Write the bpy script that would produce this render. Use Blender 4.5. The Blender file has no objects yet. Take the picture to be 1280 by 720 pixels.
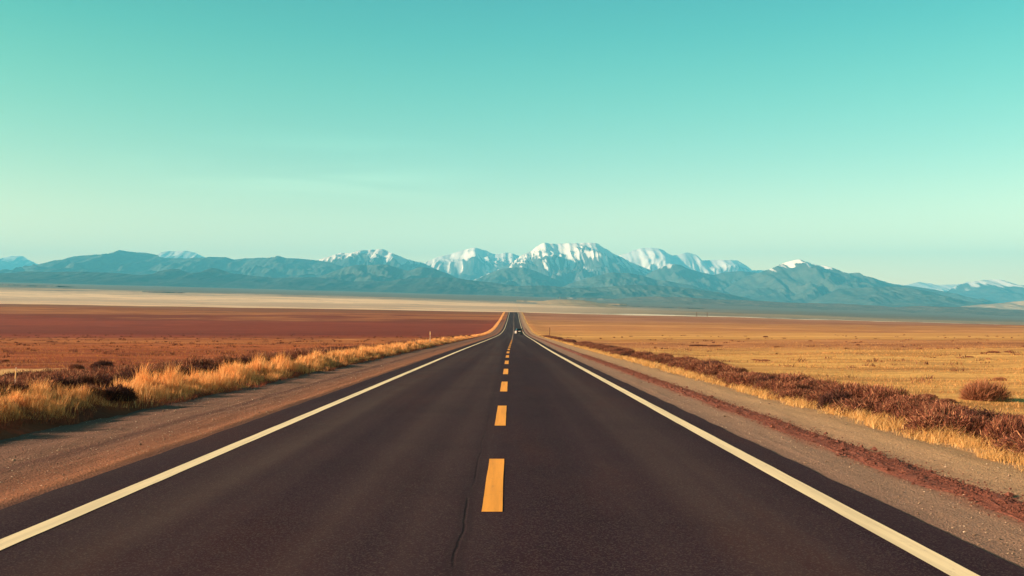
import bpy, bmesh, math, random
import numpy as np
from mathutils import Vector, Matrix

random.seed(7)
rng = np.random.default_rng(11)
scene = bpy.context.scene
COL = scene.collection

# ------------------------------------------------------------------ helpers
F = 1244.4            # focal length in photo pixels (35 mm lens on 36 mm)
CX0, CY0 = 636.5, 395.0   # where straight-ahead level directions fall in the photo
CAMZ = 1.71


def smooth(a, b, x):
    t = np.clip((np.asarray(x, float) - a) / (b - a), 0, 1)
    return t * t * (3 - 2 * t)


def pchip(xs, ys):
    xs = np.array(xs, float)
    ys = np.array(ys, float)
    h = np.diff(xs)
    dl = np.diff(ys) / h
    m = np.zeros_like(xs)
    m[0], m[-1] = dl[0], dl[-1]
    for i in range(1, len(xs) - 1):
        if dl[i - 1] * dl[i] > 0:
            w1, w2 = 2 * h[i] + h[i - 1], h[i] + 2 * h[i - 1]
            m[i] = (w1 + w2) / (w1 / dl[i - 1] + w2 / dl[i])

    def f(x):
        x = np.asarray(x, float)
        i = np.clip(np.searchsorted(xs, x) - 1, 0, len(xs) - 2)
        t = (x - xs[i]) / h[i]
        lo, hi = x < xs[0], x > xs[-1]
        tc = np.clip(t, 0, 1)
        r = ((1 + 2 * tc) * (1 - tc) ** 2 * ys[i] + tc * (1 - tc) ** 2 * h[i] * m[i]
             + tc ** 2 * (3 - 2 * tc) * ys[i + 1] + tc ** 2 * (tc - 1) * h[i] * m[i + 1])
        r = np.where(lo, ys[0] + (x - xs[0]) * m[0], r)
        return np.where(hi, ys[-1] + (x - xs[-1]) * m[-1], r)
    return f


def _grad(ix, iy, seed):
    h = (ix.astype(np.int64) * 374761393 + iy.astype(np.int64) * 668265263 + seed * 974634777) & 0x7fffffff
    h = ((h ^ (h >> 13)) * 1274126177) & 0x7fffffff
    h = h ^ (h >> 16)
    a = (h & 0xffff) / 65536.0 * 2 * np.pi
    return np.cos(a), np.sin(a)


def perlin(x, y, seed=0):
    x = np.asarray(x, float)
    y = np.asarray(y, float)
    x, y = np.broadcast_arrays(x, y)
    x0, y0 = np.floor(x), np.floor(y)
    fx, fy = x - x0, y - y0
    u = fx * fx * fx * (fx * (fx * 6 - 15) + 10)
    v = fy * fy * fy * (fy * (fy * 6 - 15) + 10)

    def d(ox, oy):
        gx, gy = _grad(x0 + ox, y0 + oy, seed)
        return gx * (fx - ox) + gy * (fy - oy)
    a = d(0, 0) * (1 - u) + d(1, 0) * u
    b = d(0, 1) * (1 - u) + d(1, 1) * u
    return (a * (1 - v) + b * v) * 1.5


def fbm(x, y, seed=0, octs=4, gain=.5):
    r, a = 0, 1.0
    for o in range(octs):
        r = r + a * perlin(np.asarray(x) * 2 ** o, np.asarray(y) * 2 ** o, seed + o * 17)
        a *= gain
    return r


def ridged(x, y, seed=0, octs=5, gain=.5):
    r, a, w, n = 0, 1.0, 1.0, 0
    for o in range(octs):
        s = 1 - np.abs(perlin(np.asarray(x) * 2.03 ** o, np.asarray(y) * 2.03 ** o, seed + o * 31)) * 1.25
        s = np.clip(s, 0, 1) ** 1.6 * w
        w = np.clip(s * 1.6, 0, 1)
        r = r + a * s
        n += a
        a *= gain
    return r / n


def mesh_from(name, verts, quads=None, tris=None, mats=(), smooth_shade=True, attrs=None, parent=None, mat_idx=None):
    verts = np.asarray(verts, np.float32)
    me = bpy.data.meshes.new(name)
    me.vertices.add(len(verts))
    me.vertices.foreach_set('co', verts.ravel())
    parts, starts, n = [], [], 0
    if quads is not None and len(quads):
        q = np.asarray(quads, np.int32)
        parts.append(q.ravel())
        starts.append(np.arange(len(q)) * 4 + n)
        n += q.size
    if tris is not None and len(tris):
        t = np.asarray(tris, np.int32)
        parts.append(t.ravel())
        starts.append(np.arange(len(t)) * 3 + n)
        n += t.size
    loops = np.concatenate(parts)
    ls = np.concatenate(starts).astype(np.int32)
    me.loops.add(len(loops))
    me.loops.foreach_set('vertex_index', loops)
    me.polygons.add(len(ls))
    me.polygons.foreach_set('loop_start', ls)
    if mat_idx is not None:
        me.polygons.foreach_set('material_index', np.asarray(mat_idx, np.int32))
    me.polygons.foreach_set('use_smooth', np.full(len(ls), smooth_shade))
    me.update(calc_edges=True)
    for k, v in (attrs or {}).items():
        a = me.attributes.new(k, 'FLOAT', 'POINT')
        a.data.foreach_set('value', np.asarray(v, np.float32))
    for m in mats:
        me.materials.append(m)
    o = bpy.data.objects.new(name, me)
    COL.objects.link(o)
    if parent is not None:
        o.parent = parent
    return o


def grid_quads(nr, nc, flip=False):
    r, c = np.meshgrid(np.arange(nr - 1), np.arange(nc - 1), indexing='ij')
    a = (r * nc + c).ravel()
    q = np.stack([a, a + 1, a + nc + 1, a + nc], 1)
    return q[:, ::-1] if flip else q


def tag(o, label=None, cat=None, group=None, kind=None):
    if label:
        o['label'] = label
    if cat:
        o['category'] = cat
    if group:
        o['group'] = group
    if kind:
        o['kind'] = kind
    return o


def empty(name, loc, rz=0):
    o = bpy.data.objects.new(name, None)
    COL.objects.link(o)
    o.location = loc
    o.rotation_euler = (0, 0, rz)
    o.empty_display_size = .2
    return o


def copy_tree(o, parent=None):
    c = o.copy()
    COL.objects.link(c)
    if parent is not None:
        c.parent = parent
    for ch in o.children:
        copy_tree(ch, c)
    return c


# ------------------------------------------------------------------ terrain
def yz(d, y):
    return CAMZ + (CY0 - y) * d / F


_pd = [(0, 0), (80, -1.06), (158, -2.08), (230, -3.0), (300, -3.7), (350, -3.85), (413, -3.6), (500, -2.4), (605, -0.72),
       (700, 1.35), (804, 3.65), (900, 5.25), (1000, 5.62), (1120, 5.9), (1300, 6.8), (1600, yz(1600, 387.5)), (2500, yz(2500, 381)),
       (4000, yz(4000, 375)), (6000, yz(6000, 371)), (9000, yz(9000, 370)), (14000, yz(14000, 371)), (30000, yz(30000, 374))]
P = pchip([a for a, _ in _pd], [b for _, b in _pd])
CXF = pchip([-200, 0, 60, 158, 300, 413, 605, 804, 1000, 1500], [0, 0, .05, .6, 1.35, 2.05, 3.0, 4.0, 4.8, 6.5])


def cxf(y):
    return np.where(np.asarray(y) > 1500, 6.5, CXF(np.clip(y, -200, 1500)))


def terr(x, y, under=True):
    x = np.asarray(x, float)
    y = np.asarray(y, float)
    xr = x - cxf(y)
    ax = np.abs(xr)
    z = P(y)
    xs = 8000 * np.tanh(xr / 8000)
    s = smooth(180, 950, y)
    k = np.where(xs > 0, .026 + .012 * smooth(1200, 4000, y), .016 + .012 * smooth(900, 3500, y))
    z = z - k * xs * s
    a = smooth(8.5, 15, ax)
    z = z - .18 * a
    z = z + .26 * smooth(-8.0, -9.1, xr) * smooth(-14.5, -10.2, xr) * (1 - .6 * smooth(80, 250, y)) * (1 - smooth(300, 700, y)) * (1 + .35 * fbm(y / 7.0, y * 0 + 1.7, 15, 3))
    z = z + a * (.16 * fbm(x / 9, y / 9, 3, 3) * (1 - smooth(150, 400, y)))
    z = z + smooth(30, 200, ax) * smooth(60, 500, y) * .9 * fbm(x / 160, y / 120, 5, 3)
    z = z + smooth(900, 2500, y) * 5 * fbm(x / 1500, y / 700, 8, 3)
    if under:
        z = z - .07 * (1 - smooth(7.2, 8.4, ax))
    return z


def ground_at(px, py):
    """where the photo's ray through (px, py) meets the ground"""
    for d in np.exp(np.linspace(math.log(5), math.log(9000), 4000)):
        x = (px - CX0) / F * d
        if float(terr(x, d)) >= CAMZ + (CY0 - py) / F * d:
            return float(x), float(d)
    return (px - CX0) / F * 9000, 9000.0


# ------------------------------------------------------------------ node material helpers
class NT:
    def __init__(self, name):
        self.m = bpy.data.materials.new(name)
        self.m.use_nodes = True
        self.t = self.m.node_tree
        self.t.nodes.clear()
        self.out = self.n('ShaderNodeOutputMaterial')

    def n(self, typ, ins=None, **kw):
        nd = self.t.nodes.new(typ)
        for k, v in kw.items():
            setattr(nd, k, v)
        for k, v in (ins or {}).items():
            self.link(v, nd.inputs[k])
        return nd

    def link(self, v, sock):
        if isinstance(v, bpy.types.NodeSocket):
            self.t.links.new(v, sock)
        elif isinstance(v, bpy.types.Node):
            self.t.links.new(v.outputs[0], sock)
        else:
            if sock.type == 'RGBA' and len(v) == 3:
                v = (*v, 1)
            sock.default_value = v

    def math(self, op, a, b=None, c=None, clamp=False):
        nd = self.n('ShaderNodeMath', operation=op, use_clamp=clamp)
        for i, v in enumerate((a, b, c)):
            if v is not None:
                self.link(v, nd.inputs[i])
        return nd.outputs[0]

    def mix(self, f, a, b, mode='MIX'):
        nd = self.n('ShaderNodeMix', data_type='RGBA', blend_type=mode)
        self.link(f, nd.inputs[0])
        self.link(a, nd.inputs[6])
        self.link(b, nd.inputs[7])
        return nd.outputs[2]

    def ramp(self, f, stops, interp='LINEAR'):
        nd = self.n('ShaderNodeValToRGB')
        cr = nd.color_ramp
        cr.interpolation = interp
        while len(cr.elements) < len(stops):
            cr.elements.new(.5)
        for e, (p, c) in zip(cr.elements, stops):
            e.position = p
            e.color = (*c, 1) if len(c) == 3 else c
        self.link(f, nd.inputs[0])
        return nd.outputs[0]

    def sstep(self, a, b, x):
        nd = self.n('ShaderNodeMapRange', interpolation_type='SMOOTHSTEP')
        self.link(x, nd.inputs[0])
        nd.inputs[1].default_value = a
        nd.inputs[2].default_value = b
        return nd.outputs[0]

    def pos(self, sx=1, sy=1, sz=1):
        if not hasattr(self, '_tc'):
            self._tc = self.n('ShaderNodeTexCoord')
        mp = self.n('ShaderNodeMapping')
        self.t.links.new(self._tc.outputs['Object'], mp.inputs[0])
        mp.inputs['Scale'].default_value = (sx, sy, sz)
        return mp.outputs[0]

    def xyz(self):
        if not hasattr(self, '_sep'):
            self._sep = self.n('ShaderNodeSeparateXYZ', {0: self.pos()})
        return self._sep.outputs

    def noise(self, vec, scale=1, detail=4, rough=.55, dist=0):
        nd = self.n('ShaderNodeTexNoise', {'Vector': vec, 'Scale': scale, 'Detail': detail, 'Roughness': rough, 'Distortion': dist})
        return nd.outputs[0]

    def attr(self, name):
        return self.n('ShaderNodeAttribute', attribute_name=name).outputs['Fac']

    def bump(self, h, dist, strength=1):
        return self.n('ShaderNodeBump', {'Height': h, 'Distance': dist, 'Strength': strength}).outputs[0]

    def pbr(self, col, rough=.9, spec=.2, normal=None, metal=0.0):
        b = self.n('ShaderNodeBsdfPrincipled', {'Base Color': col, 'Roughness': rough, 'Specular IOR Level': spec, 'Metallic': metal})
        if normal is not None:
            self.link(normal, b.inputs['Normal'])
        self.link(b.outputs[0], self.out.inputs[0])
        return self.m


def simple(name, col, rough=.6, spec=.4, metal=0.0, var=.12, scale=20):
    t = NT(name)
    n = t.noise(t.pos(), scale, 4)
    c2 = tuple(max(0, c * (1 - var * 2)) for c in col)
    return t.pbr(t.mix(n, c2, tuple(min(1, c * (1 + var)) for c in col)), rough, spec, metal=metal)


def L(d):      # log distance coordinate used by the ground ramps
    return (math.log10(d) - 1) / 3


# ------------------------------------------------------------------ ground
# bare pale patches of the near left field: centre x, y and half sizes
PATCHES = [(-21.5, 41.0, 3.6, 5.0), (-14.6, 37.0, .8, 1.6)]


def ground_material():
    t = NT('plain_soil_and_straw')
    X, Y, Z = t.xyz()
    # field bands run across the valley, slightly wavy
    w1 = t.noise(t.pos(.004, .012, 0), 1, 4)
    w2 = t.noise(t.pos(.03, .09, 0), 1, 3)
    wob = t.math('ADD', t.math('MULTIPLY', t.math('SUBTRACT', w1, .5), .10), t.math('MULTIPLY', t.math('SUBTRACT', w2, .5), .06))
    yy = t.math('MAXIMUM', Y, 5.0)
    lg = t.math('MULTIPLY', t.math('SUBTRACT', t.math('LOGARITHM', yy, 10.0), 1.0), 1 / 3)
    lg = t.math('ADD', lg, wob)
    pale = (.90, .64, .38)
    sage = (.17, .17, .14)
    left = t.ramp(lg, [(0, (0.254, 0.066, 0.026)), (L(45), (0.276, 0.072, 0.026)), (L(75), (0.360, 0.105, 0.033)), (L(110), (0.403, 0.117, 0.033)), (L(150), (0.407, 0.151, 0.041)),
                       (L(200), (0.372, 0.117, 0.034)), (L(245), (0.223, 0.040, 0.017)), (L(560), (0.239, 0.046, 0.017)), (L(620), (0.280, 0.078, 0.027)),
                       (L(690), (0.420, 0.172, 0.053)), (L(770), (0.326, 0.114, 0.039)), (L(900), (0.255, 0.123, 0.062)), (L(1010), (.38, .20, .11)),
                       (L(1200), (.93, .65, .38)), (L(1650), (.56, .41, .27)), (L(2000), (.60, .44, .29)), (L(2400), pale), (L(2900), (.55, .4, .25)), (L(3500), sage), (1, sage)])
    right = t.ramp(lg, [(0, (0.650, 0.401, 0.126)), (L(60), (0.698, 0.441, 0.134)), (L(88), (0.650, 0.388, 0.118)), (L(108), (0.465, 0.214, 0.080)), (L(150), (0.488, 0.227, 0.083)),
                        (L(185), (0.698, 0.414, 0.118)), (L(330), (0.698, 0.388, 0.115)), (L(420), (0.605, 0.294, 0.100)), (L(560), (0.650, 0.348, 0.120)), (L(640), (.42, .19, .09)),
                        (L(880), (.38, .185, .10)), (L(985), (.48, .30, .17)), (L(1040), (.95, .84, .62)), (L(1350), (.95, .84, .62)),
                        (L(1500), (.20, .18, .13)), (L(1800), (.36, .28, .17)), (L(2200), sage), (1, sage)])
    q = t.math('SUBTRACT', t.math('SUBTRACT', X, t.math('MULTIPLY', Y, .004)), t.math('MULTIPLY', t.math('MAXIMUM', t.math('SUBTRACT', Y, 1000.0), 0.0), .11))
    q = t.math('DIVIDE', q, t.math('ADD', 1.0, t.math('MULTIPLY', t.math('MAXIMUM', t.math('SUBTRACT', Y, 900.0), 0.0), .03)))
    side = t.sstep(-6, 10, q)
    col = t.mix(side, left, right)
    cmb = t.n('ShaderNodeCombineXYZ', {0: t.math('MULTIPLY', X, .0022), 1: t.math('MULTIPLY', lg, 42.0), 2: 0.0})
    sk = t.noise(cmb.outputs[0], 1, 6, .62)
    sk = t.math('MULTIPLY', t.sstep(.36, .64, sk), t.math('SUBTRACT', .78, t.math('MULTIPLY', t.sstep(850, 1100, Y), .55)))
    col = t.mix(sk, t.mix(1.0, col, (1.12, 1.12, 1.12), 'MULTIPLY'), t.mix(1.0, col, (.60, .48, .45), 'MULTIPLY'))
    # scrub speckle, streaks of straw
    st = t.noise(t.pos(.05, .35, 0), 1, 6, .65)
    st = t.sstep(.38, .66, st)
    far = t.sstep(300, 1200, Y)
    stf = t.math('MULTIPLY', st, t.math('SUBTRACT', .72, t.math('MULTIPLY', far, .5)))
    dark = t.mix(1.0, col, (.56, .46, .46), 'MULTIPLY')
    col = t.mix(stf, col, dark)
    fine = t.noise(t.pos(1.5, 2.6, 0), 1, 6, .7)
    fine = t.sstep(.40, .62, fine)
    nearf = t.math('SUBTRACT', 1.0, t.sstep(60, 260, Y))
    col = t.mix(t.math('MULTIPLY', t.math('MULTIPLY', fine, nearf), .4), col, t.mix(1.0, col, (.6, .52, .5), 'MULTIPLY'))
    ps = t.math('MULTIPLY', t.sstep(.57, .68, t.noise(t.pos(.022, .17, 0), 1, 6, .68)), t.math('SUBTRACT', 1.0, t.sstep(170, 300, Y)))
    col = t.mix(t.math('MULTIPLY', ps, .42), col, (.58, .33, .13))
    # sparse far brush on the pale flats
    vb = t.n('ShaderNodeTexVoronoi', {'Vector': t.pos(.012, .02, 0), 'Scale': 1.0, 'Randomness': 1.0}).outputs['Distance']
    br = t.math('MULTIPLY', t.math('SUBTRACT', 1.0, t.sstep(.10, .22, vb)), t.sstep(900, 1500, Y))
    br = t.math('MULTIPLY', br, t.sstep(.48, .62, t.noise(t.pos(.0016, .003, 0), 1, 3)))
    col = t.mix(t.math('MULTIPLY', br, .8), col, (.10, .09, .06))
    # bare pale patches in the near left field
    pn = t.math('MULTIPLY', t.math('SUBTRACT', t.noise(t.pos(.5, .9, 0), 1, 4, .65), .5), 1.6)
    for (ex, ey, rx, ry) in PATCHES:
        q = t.math('SQRT', t.math('ADD', t.math('POWER', t.math('DIVIDE', t.math('SUBTRACT', X, ex), rx), 2.0), t.math('POWER', t.math('DIVIDE', t.math('SUBTRACT', Y, ey), ry), 2.0)))
        pm = t.math('SUBTRACT', 1.0, t.sstep(.75, 1.05, t.math('ADD', q, pn)))
        col = t.mix(t.math('MULTIPLY', pm, .85), col, (.66, .42, .17))
    h = t.noise(t.pos(3, 3, 0), 1, 8, .7)
    return t.pbr(col, .95, .1, t.bump(h, .08, .8))


def build_ground():
    nr, nc = 460, 281
    tv = np.linspace(math.asinh(-95 / 18), math.asinh(29985 / 18), nr)
    ys = 15 + 18 * np.sinh(tv)
    tu = np.linspace(-1, 1, nc) * math.asinh(25000 / 6)
    xs = 6 * np.sinh(tu)
    Yg, Xg = np.meshgrid(ys, xs, indexing='ij')
    Xg = Xg + cxf(Yg)
    Zg = terr(Xg, Yg)
    o = mesh_from('plain', np.stack([Xg, Yg, Zg], -1).reshape(-1, 3), grid_quads(nr, nc), mats=[ground_material()])
    tag(o, 'wide dry plain of straw gold and rust red fields', 'plain', kind='structure')


build_ground()

# ------------------------------------------------------------------ road, shoulders, markings
ROWS = np.concatenate([np.arange(-30, 60, .35), np.arange(60, 200, 1.5), np.arange(200, 1000, 6.0), [1000, 1040, 1080, 1120]])


def strip(name, xl, xr, zoff, ncol, mat, rows=ROWS, wl=0, wr=0, seed=1, skirt=0, zfun=None, parent=None, crown=False):
    """a sheet along the road between two lateral offsets (metres from the road's axis line)"""
    n = len(rows)
    l = xl + wl * fbm(rows / 1.7, rows * 0 + 3.3, seed, 4, .6)
    r = xr + wr * fbm(rows / 1.7, rows * 0 + 9.1, seed + 5, 4, .6)
    u = np.linspace(0, 1, ncol)
    off = l[:, None] * (1 - u) + r[:, None] * u
    Yv = np.repeat(rows[:, None], ncol, 1)
    Xv = off + cxf(Yv)
    Zv = P(Yv) + zoff
    if zfun is not None:
        Zv = Zv + zfun(off, Yv)
    if skirt:
        Xv = np.concatenate([Xv[:, :1] - .05, Xv, Xv[:, -1:] + .05], 1)
        Yv = np.concatenate([Yv[:, :1], Yv, Yv[:, -1:]], 1)
        Zv = np.concatenate([Zv[:, :1] - skirt, Zv, Zv[:, -1:] - skirt], 1)
        ncol += 2
    return mesh_from(name, np.stack([Xv, Yv, Zv], -1).reshape(-1, 3), grid_quads(n, ncol), mats=[mat], parent=parent, smooth_shade=not skirt)


def asphalt_material():
    t = NT('asphalt')
    X, Y, Z = t.xyz()
    # wheel paths and oil strips run along the lanes
    lane = t.noise(t.pos(.75, .006, 0), 1, 3, .5)
    lane2 = t.noise(t.pos(2.2, .02, 0), 1, 3, .5)
    big = t.noise(t.pos(.5, .10, 0), 1, 5, .65)
    c = t.ramp(lane, [(.30, (.0190, .0095, .0165)), (.45, (.0265, .0138, .0215)), (.56, (.039, .0235, .028)), (.70, (.056, .038, .037))])
    red = t.sstep(.48, .66, big)
    c = t.mix(t.math('MULTIPLY', red, .45), c, (.046, .0185, .019))
    c = t.mix(t.math('MULTIPLY', t.sstep(.5, .7, lane2), .3), c, (.026, .0155, .021))
    pat = t.noise(t.pos(.32, .32, 0), 1, 6, .7)
    c = t.mix(t.math('MULTIPLY', t.sstep(.42, .70, pat), .5), c, t.mix(1.0, c, (.62, .62, .70), 'MULTIPLY'))
    drip = t.math('MULTIPLY', t.sstep(.55, .75, t.noise(t.pos(1.1, .25, 0), 1, 5, .7)), .35)
    c = t.mix(drip, c, (.055, .038, .034))
    ag = t.n('ShaderNodeTexVoronoi', {'Vector': t.pos(1, 1, 0), 'Scale': 85.0}).outputs['Color']
    agv = t.n('ShaderNodeSeparateColor', {0: ag}).outputs[0]
    ag2 = t.noise(t.pos(1, 1, 0), 55, 5, .8)
    c = t.mix(t.math('MULTIPLY', t.sstep(.72, .98, agv), .55), c, (.10, .082, .07))
    c = t.mix(t.math('MULTIPLY', t.sstep(.52, .68, ag2), .5), c, t.mix(1.0, c, (1.6, 1.55, 1.5), 'MULTIPLY'))
    # seam crack left of the centre dashes, wandering
    wan = t.noise(t.pos(0, .55, 0), 1, 5, .6)
    wan2 = t.noise(t.pos(0, 7, 0), 1, 3, .6)
    cx = t.math('ADD', t.math('ADD', -.40, t.math('MULTIPLY', t.math('SUBTRACT', wan, .5), .16)), t.math('MULTIPLY', t.math('SUBTRACT', wan2, .5), .02))
    cd = t.math('ABSOLUTE', t.math('SUBTRACT', X, cx))
    crack = t.math('SUBTRACT', 1.0, t.sstep(.002, .020, cd))
    crack = t.math('MULTIPLY', crack, t.sstep(.36, .5, t.noise(t.pos(.2, .8, 0), 1, 3)))
    tar = t.math('SUBTRACT', 1.0, t.sstep(.05, .10, cd))
    nearc = t.math('SUBTRACT', 1.0, t.math('MULTIPLY', t.sstep(8.5, 15, Y), .65))
    tar = t.math('MULTIPLY', tar, nearc)
    crack = t.math('MULTIPLY', crack, nearc)
    c = t.mix(t.math('MULTIPLY', tar, .45), c, (.019, .012, .017))
    c = t.mix(t.math('MULTIPLY', crack, .42), c, (.009, .006, .008))
    # short cross cracks right of the dashes
    cv = t.noise(t.pos(.9, 4.2, 0), 1, 2, .5, .4)
    ck = t.math('SUBTRACT', 1.0, t.sstep(.0, .008, t.math('ABSOLUTE', t.math('SUBTRACT', cv, .5))))
    ckm = t.math('MULTIPLY', ck, t.math('SUBTRACT', 1.0, t.sstep(.30, .9, t.math('ABSOLUTE', t.math('SUBTRACT', X, .05)))))
    ckm = t.math('MULTIPLY', ckm, t.sstep(.5, .6, t.noise(t.pos(.6, .5, 0), 1, 2)))
    c = t.mix(t.math('MULTIPLY', ckm, .6), c, (.012, .009, .01))
    h = t.math('ADD', t.math('MULTIPLY', agv, .5), ag2)
    h = t.math('SUBTRACT', h, t.math('MULTIPLY', crack, 1.0))
    return t.pbr(c, .95, .06, t.bump(h, .006, .7))


def paint_material(name, col, worn):
    t = NT(name)
    n1 = t.noise(t.pos(14, 5, 1), 1, 6, .7)
    n2 = t.noise(t.pos(90, 90, 1), 1, 4, .7)
    n3 = t.noise(t.pos(9, .25, 1), 1, 4, .6)
    c = t.mix(t.math('MULTIPLY', t.sstep(.36, .70, n3), .6), col, tuple(v * .66 for v in col))
    w = t.math('MULTIPLY', t.sstep(.55, .72, t.math('ADD', t.math('MULTIPLY', n1, .55), t.math('MULTIPLY', n2, .45))), .75)
    c = t.mix(w, c, worn)
    return t.pbr(c, .75, .25, t.bump(n2, .003, .6))


def gravel_material(name, stops, tint, scale=38):
    """stops: lateral metre -> colour"""
    t = NT(name)
    X, Y, Z = t.xyz()
    xr = t.math('SUBTRACT', X, t.math('MULTIPLY', t.math('MAXIMUM', t.math('SUBTRACT', Y, 60.0), 0.0), .0052))
    wob = t.noise(t.pos(.9, .35, 0), 1, 5, .65)
    xw = t.math('ADD', xr, t.math('MULTIPLY', t.math('SUBTRACT', wob, .5), .5))
    a, b = stops[0][0], stops[-1][0]
    f = t.math('DIVIDE', t.math('SUBTRACT', xw, a), b - a, clamp=True)
    c = t.ramp(f, [((x - a) / (b - a), k) for x, k in stops])
    v = t.n('ShaderNodeTexVoronoi', {'Vector': t.pos(1, 1, 0), 'Scale': float(scale)})
    vc = t.n('ShaderNodeSeparateColor', {0: v.outputs['Color']}).outputs[0]
    n = t.noise(t.pos(1, 1, 0), scale * .4, 7, .75)
    n2 = t.noise(t.pos(3, 1.1, 0), 1, 6, .7)
    c = t.mix(t.math('MULTIPLY', t.sstep(.45, .7, n2), .5), c, t.mix(1.0, c, tint, 'MULTIPLY'))
    c = t.mix(t.math('MULTIPLY', t.sstep(.35, .95, vc), .45), c, t.mix(1.0, c, (1.75, 1.7, 1.6), 'MULTIPLY'))
    c = t.mix(t.math('MULTIPLY', t.sstep(.48, .70, n), .55), c, t.mix(1.0, c, (.45, .42, .45), 'MULTIPLY'))
    # graded ruts along the road
    rut = t.noise(t.pos(5.5, .10, 0), 1, 4, .6)
    h = t.math('ADD', t.math('ADD', t.math('MULTIPLY', n, 1.0), t.math('MULTIPLY', v.outputs['Distance'], .5)), t.math('MULTIPLY', rut, 1.2))
    return t.pbr(c, .95, .1, t.bump(h, .022, 1.0))


road = strip('road', -4.82, 3.68, 0.0, 40, asphalt_material(), wl=.035, wr=.035, seed=21, skirt=.06)
tag(road, 'dark two lane asphalt road running straight to the mountains', 'road', kind='structure')
m_white = paint_material('cream_road_paint', (.78, .68, .42), (.16, .12, .10))
m_faded = paint_material('faded_centre_paint', (.50, .36, .25), (.15, .11, .09))
m_orange = paint_material('orange_road_paint', (.80, .35, .04), (.20, .09, .035))


def build_lines():
    for nm, a, b, lab in (('edge_line', -4.13, -3.93, None), ('edge_line', 3.05, 3.26, None)):
        strip(nm, a, b, .005, 3, m_white, wl=.006, wr=.006, seed=int(31 + a), parent=road)
    starts = [(9.37, 3.8), (17.7, 4.6), (27.4, 5.1), (37.9, 5.1), (48.9, 5.3)]
    d = 60.0
    while d < 900 and len(starts) < 84:
        starts.append((d, 5.5))
        d += 10.9
    for i, (s, ln) in enumerate(starts):
        rows = np.linspace(s, s + ln, 12)
        strip('centre_dash', -.262 + .004 * math.sin(i * 3), -.068, .005, 3, m_orange if s < 150 else m_faded, rows=rows, wl=.004, wr=.004, seed=50 + i, parent=road)


build_lines()


def left_z(off, y):
    n = .02 * fbm(off * 1.4, y / 3.0, 41, 4) + .012 * fbm(off * 6, y * 1.2, 44, 3)
    w = smooth(-4.8, -5.2, off)
    bump = .010 * np.exp(-((off + 6.25 + .1 * fbm(y / 6, y * 0, 46, 3)) / .08) ** 2) - .008 * np.exp(-((off + 6.05) / .12) ** 2)
    lip = .03 * np.exp(-((off + 5.0) / .12) ** 2)
    return (n + bump) * w + lip - .012 - .05 * smooth(-7.6, -8.9, off)


def right_z(off, y):
    n = .014 * fbm(off * 1.6, y / 2.5, 61, 4) + .008 * fbm(off * 6, y * 1.2, 64, 3)
    return n * smooth(3.7, 4.0, off) - .014 - .05 * smooth(6.0, 6.9, off)


NEAR = ROWS
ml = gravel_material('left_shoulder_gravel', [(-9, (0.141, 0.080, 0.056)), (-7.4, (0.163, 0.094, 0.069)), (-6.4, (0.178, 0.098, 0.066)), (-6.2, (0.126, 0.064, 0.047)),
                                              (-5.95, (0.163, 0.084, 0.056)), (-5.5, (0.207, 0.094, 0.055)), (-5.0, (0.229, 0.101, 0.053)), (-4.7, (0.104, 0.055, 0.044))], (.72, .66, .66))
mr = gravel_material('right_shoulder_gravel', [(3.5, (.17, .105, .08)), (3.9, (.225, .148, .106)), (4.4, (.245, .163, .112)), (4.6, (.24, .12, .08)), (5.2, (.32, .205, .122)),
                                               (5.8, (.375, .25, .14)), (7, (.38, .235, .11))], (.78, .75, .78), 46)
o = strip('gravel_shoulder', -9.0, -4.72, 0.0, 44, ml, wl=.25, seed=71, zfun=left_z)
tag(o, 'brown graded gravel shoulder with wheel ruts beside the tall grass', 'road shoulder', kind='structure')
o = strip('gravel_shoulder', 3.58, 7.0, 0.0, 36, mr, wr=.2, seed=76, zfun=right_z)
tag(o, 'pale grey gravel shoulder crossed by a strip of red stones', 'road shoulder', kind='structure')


# red windrow of stones on the right shoulder
def stone_set(n, xfun, yfun, size):
    """octahedral pebbles, flattened and jittered"""
    y = yfun(n)
    x = xfun(n, y)
    s = size(n)
    base = np.array([[1, 0, 0], [0, 1, 0], [-1, 0, 0], [0, -1, 0], [0, 0, 1], [0, 0, -.6]], float)
    v = base[None] * (1 + rng.uniform(-.35, .35, (n, 6, 1)))
    a = rng.uniform(0, 6.28, n)
    ca, sa = np.cos(a), np.sin(a)
    vx = v[..., 0] * ca[:, None] - v[..., 1] * sa[:, None]
    vy = v[..., 0] * sa[:, None] + v[..., 1] * ca[:, None]
    v = np.stack([vx * s[:, None], vy * s[:, None] * .8, v[..., 2] * s[:, None] * .6], -1)
    f = np.array([[0, 1, 4], [1, 2, 4], [2, 3, 4], [3, 0, 4], [1, 0, 5], [2, 1, 5], [3, 2, 5], [0, 3, 5]])
    return x, y, v, f


def red_material():
    t = NT('red_windrow_gravel')
    n = t.noise(t.pos(1, 1, 1), 26, 7, .75)
    n2 = t.noise(t.pos(2, 1, 1), 1, 4)
    c = t.ramp(n, [(.3, (.075, .030, .024)), (.5, (.16, .060, .042)), (.66, (.24, .10, .066)), (.8, (.36, .20, .14))])
    c = t.mix(t.math('MULTIPLY', t.sstep(.45, .65, n2), .45), c, (.10, .045, .036))
    return t.pbr(c, .95, .1, t.bump(n, .03, 1))


def wind_c(y):
    return 4.83 + .07 * fbm(y / 3.0, y * 0, 81, 4)


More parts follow.
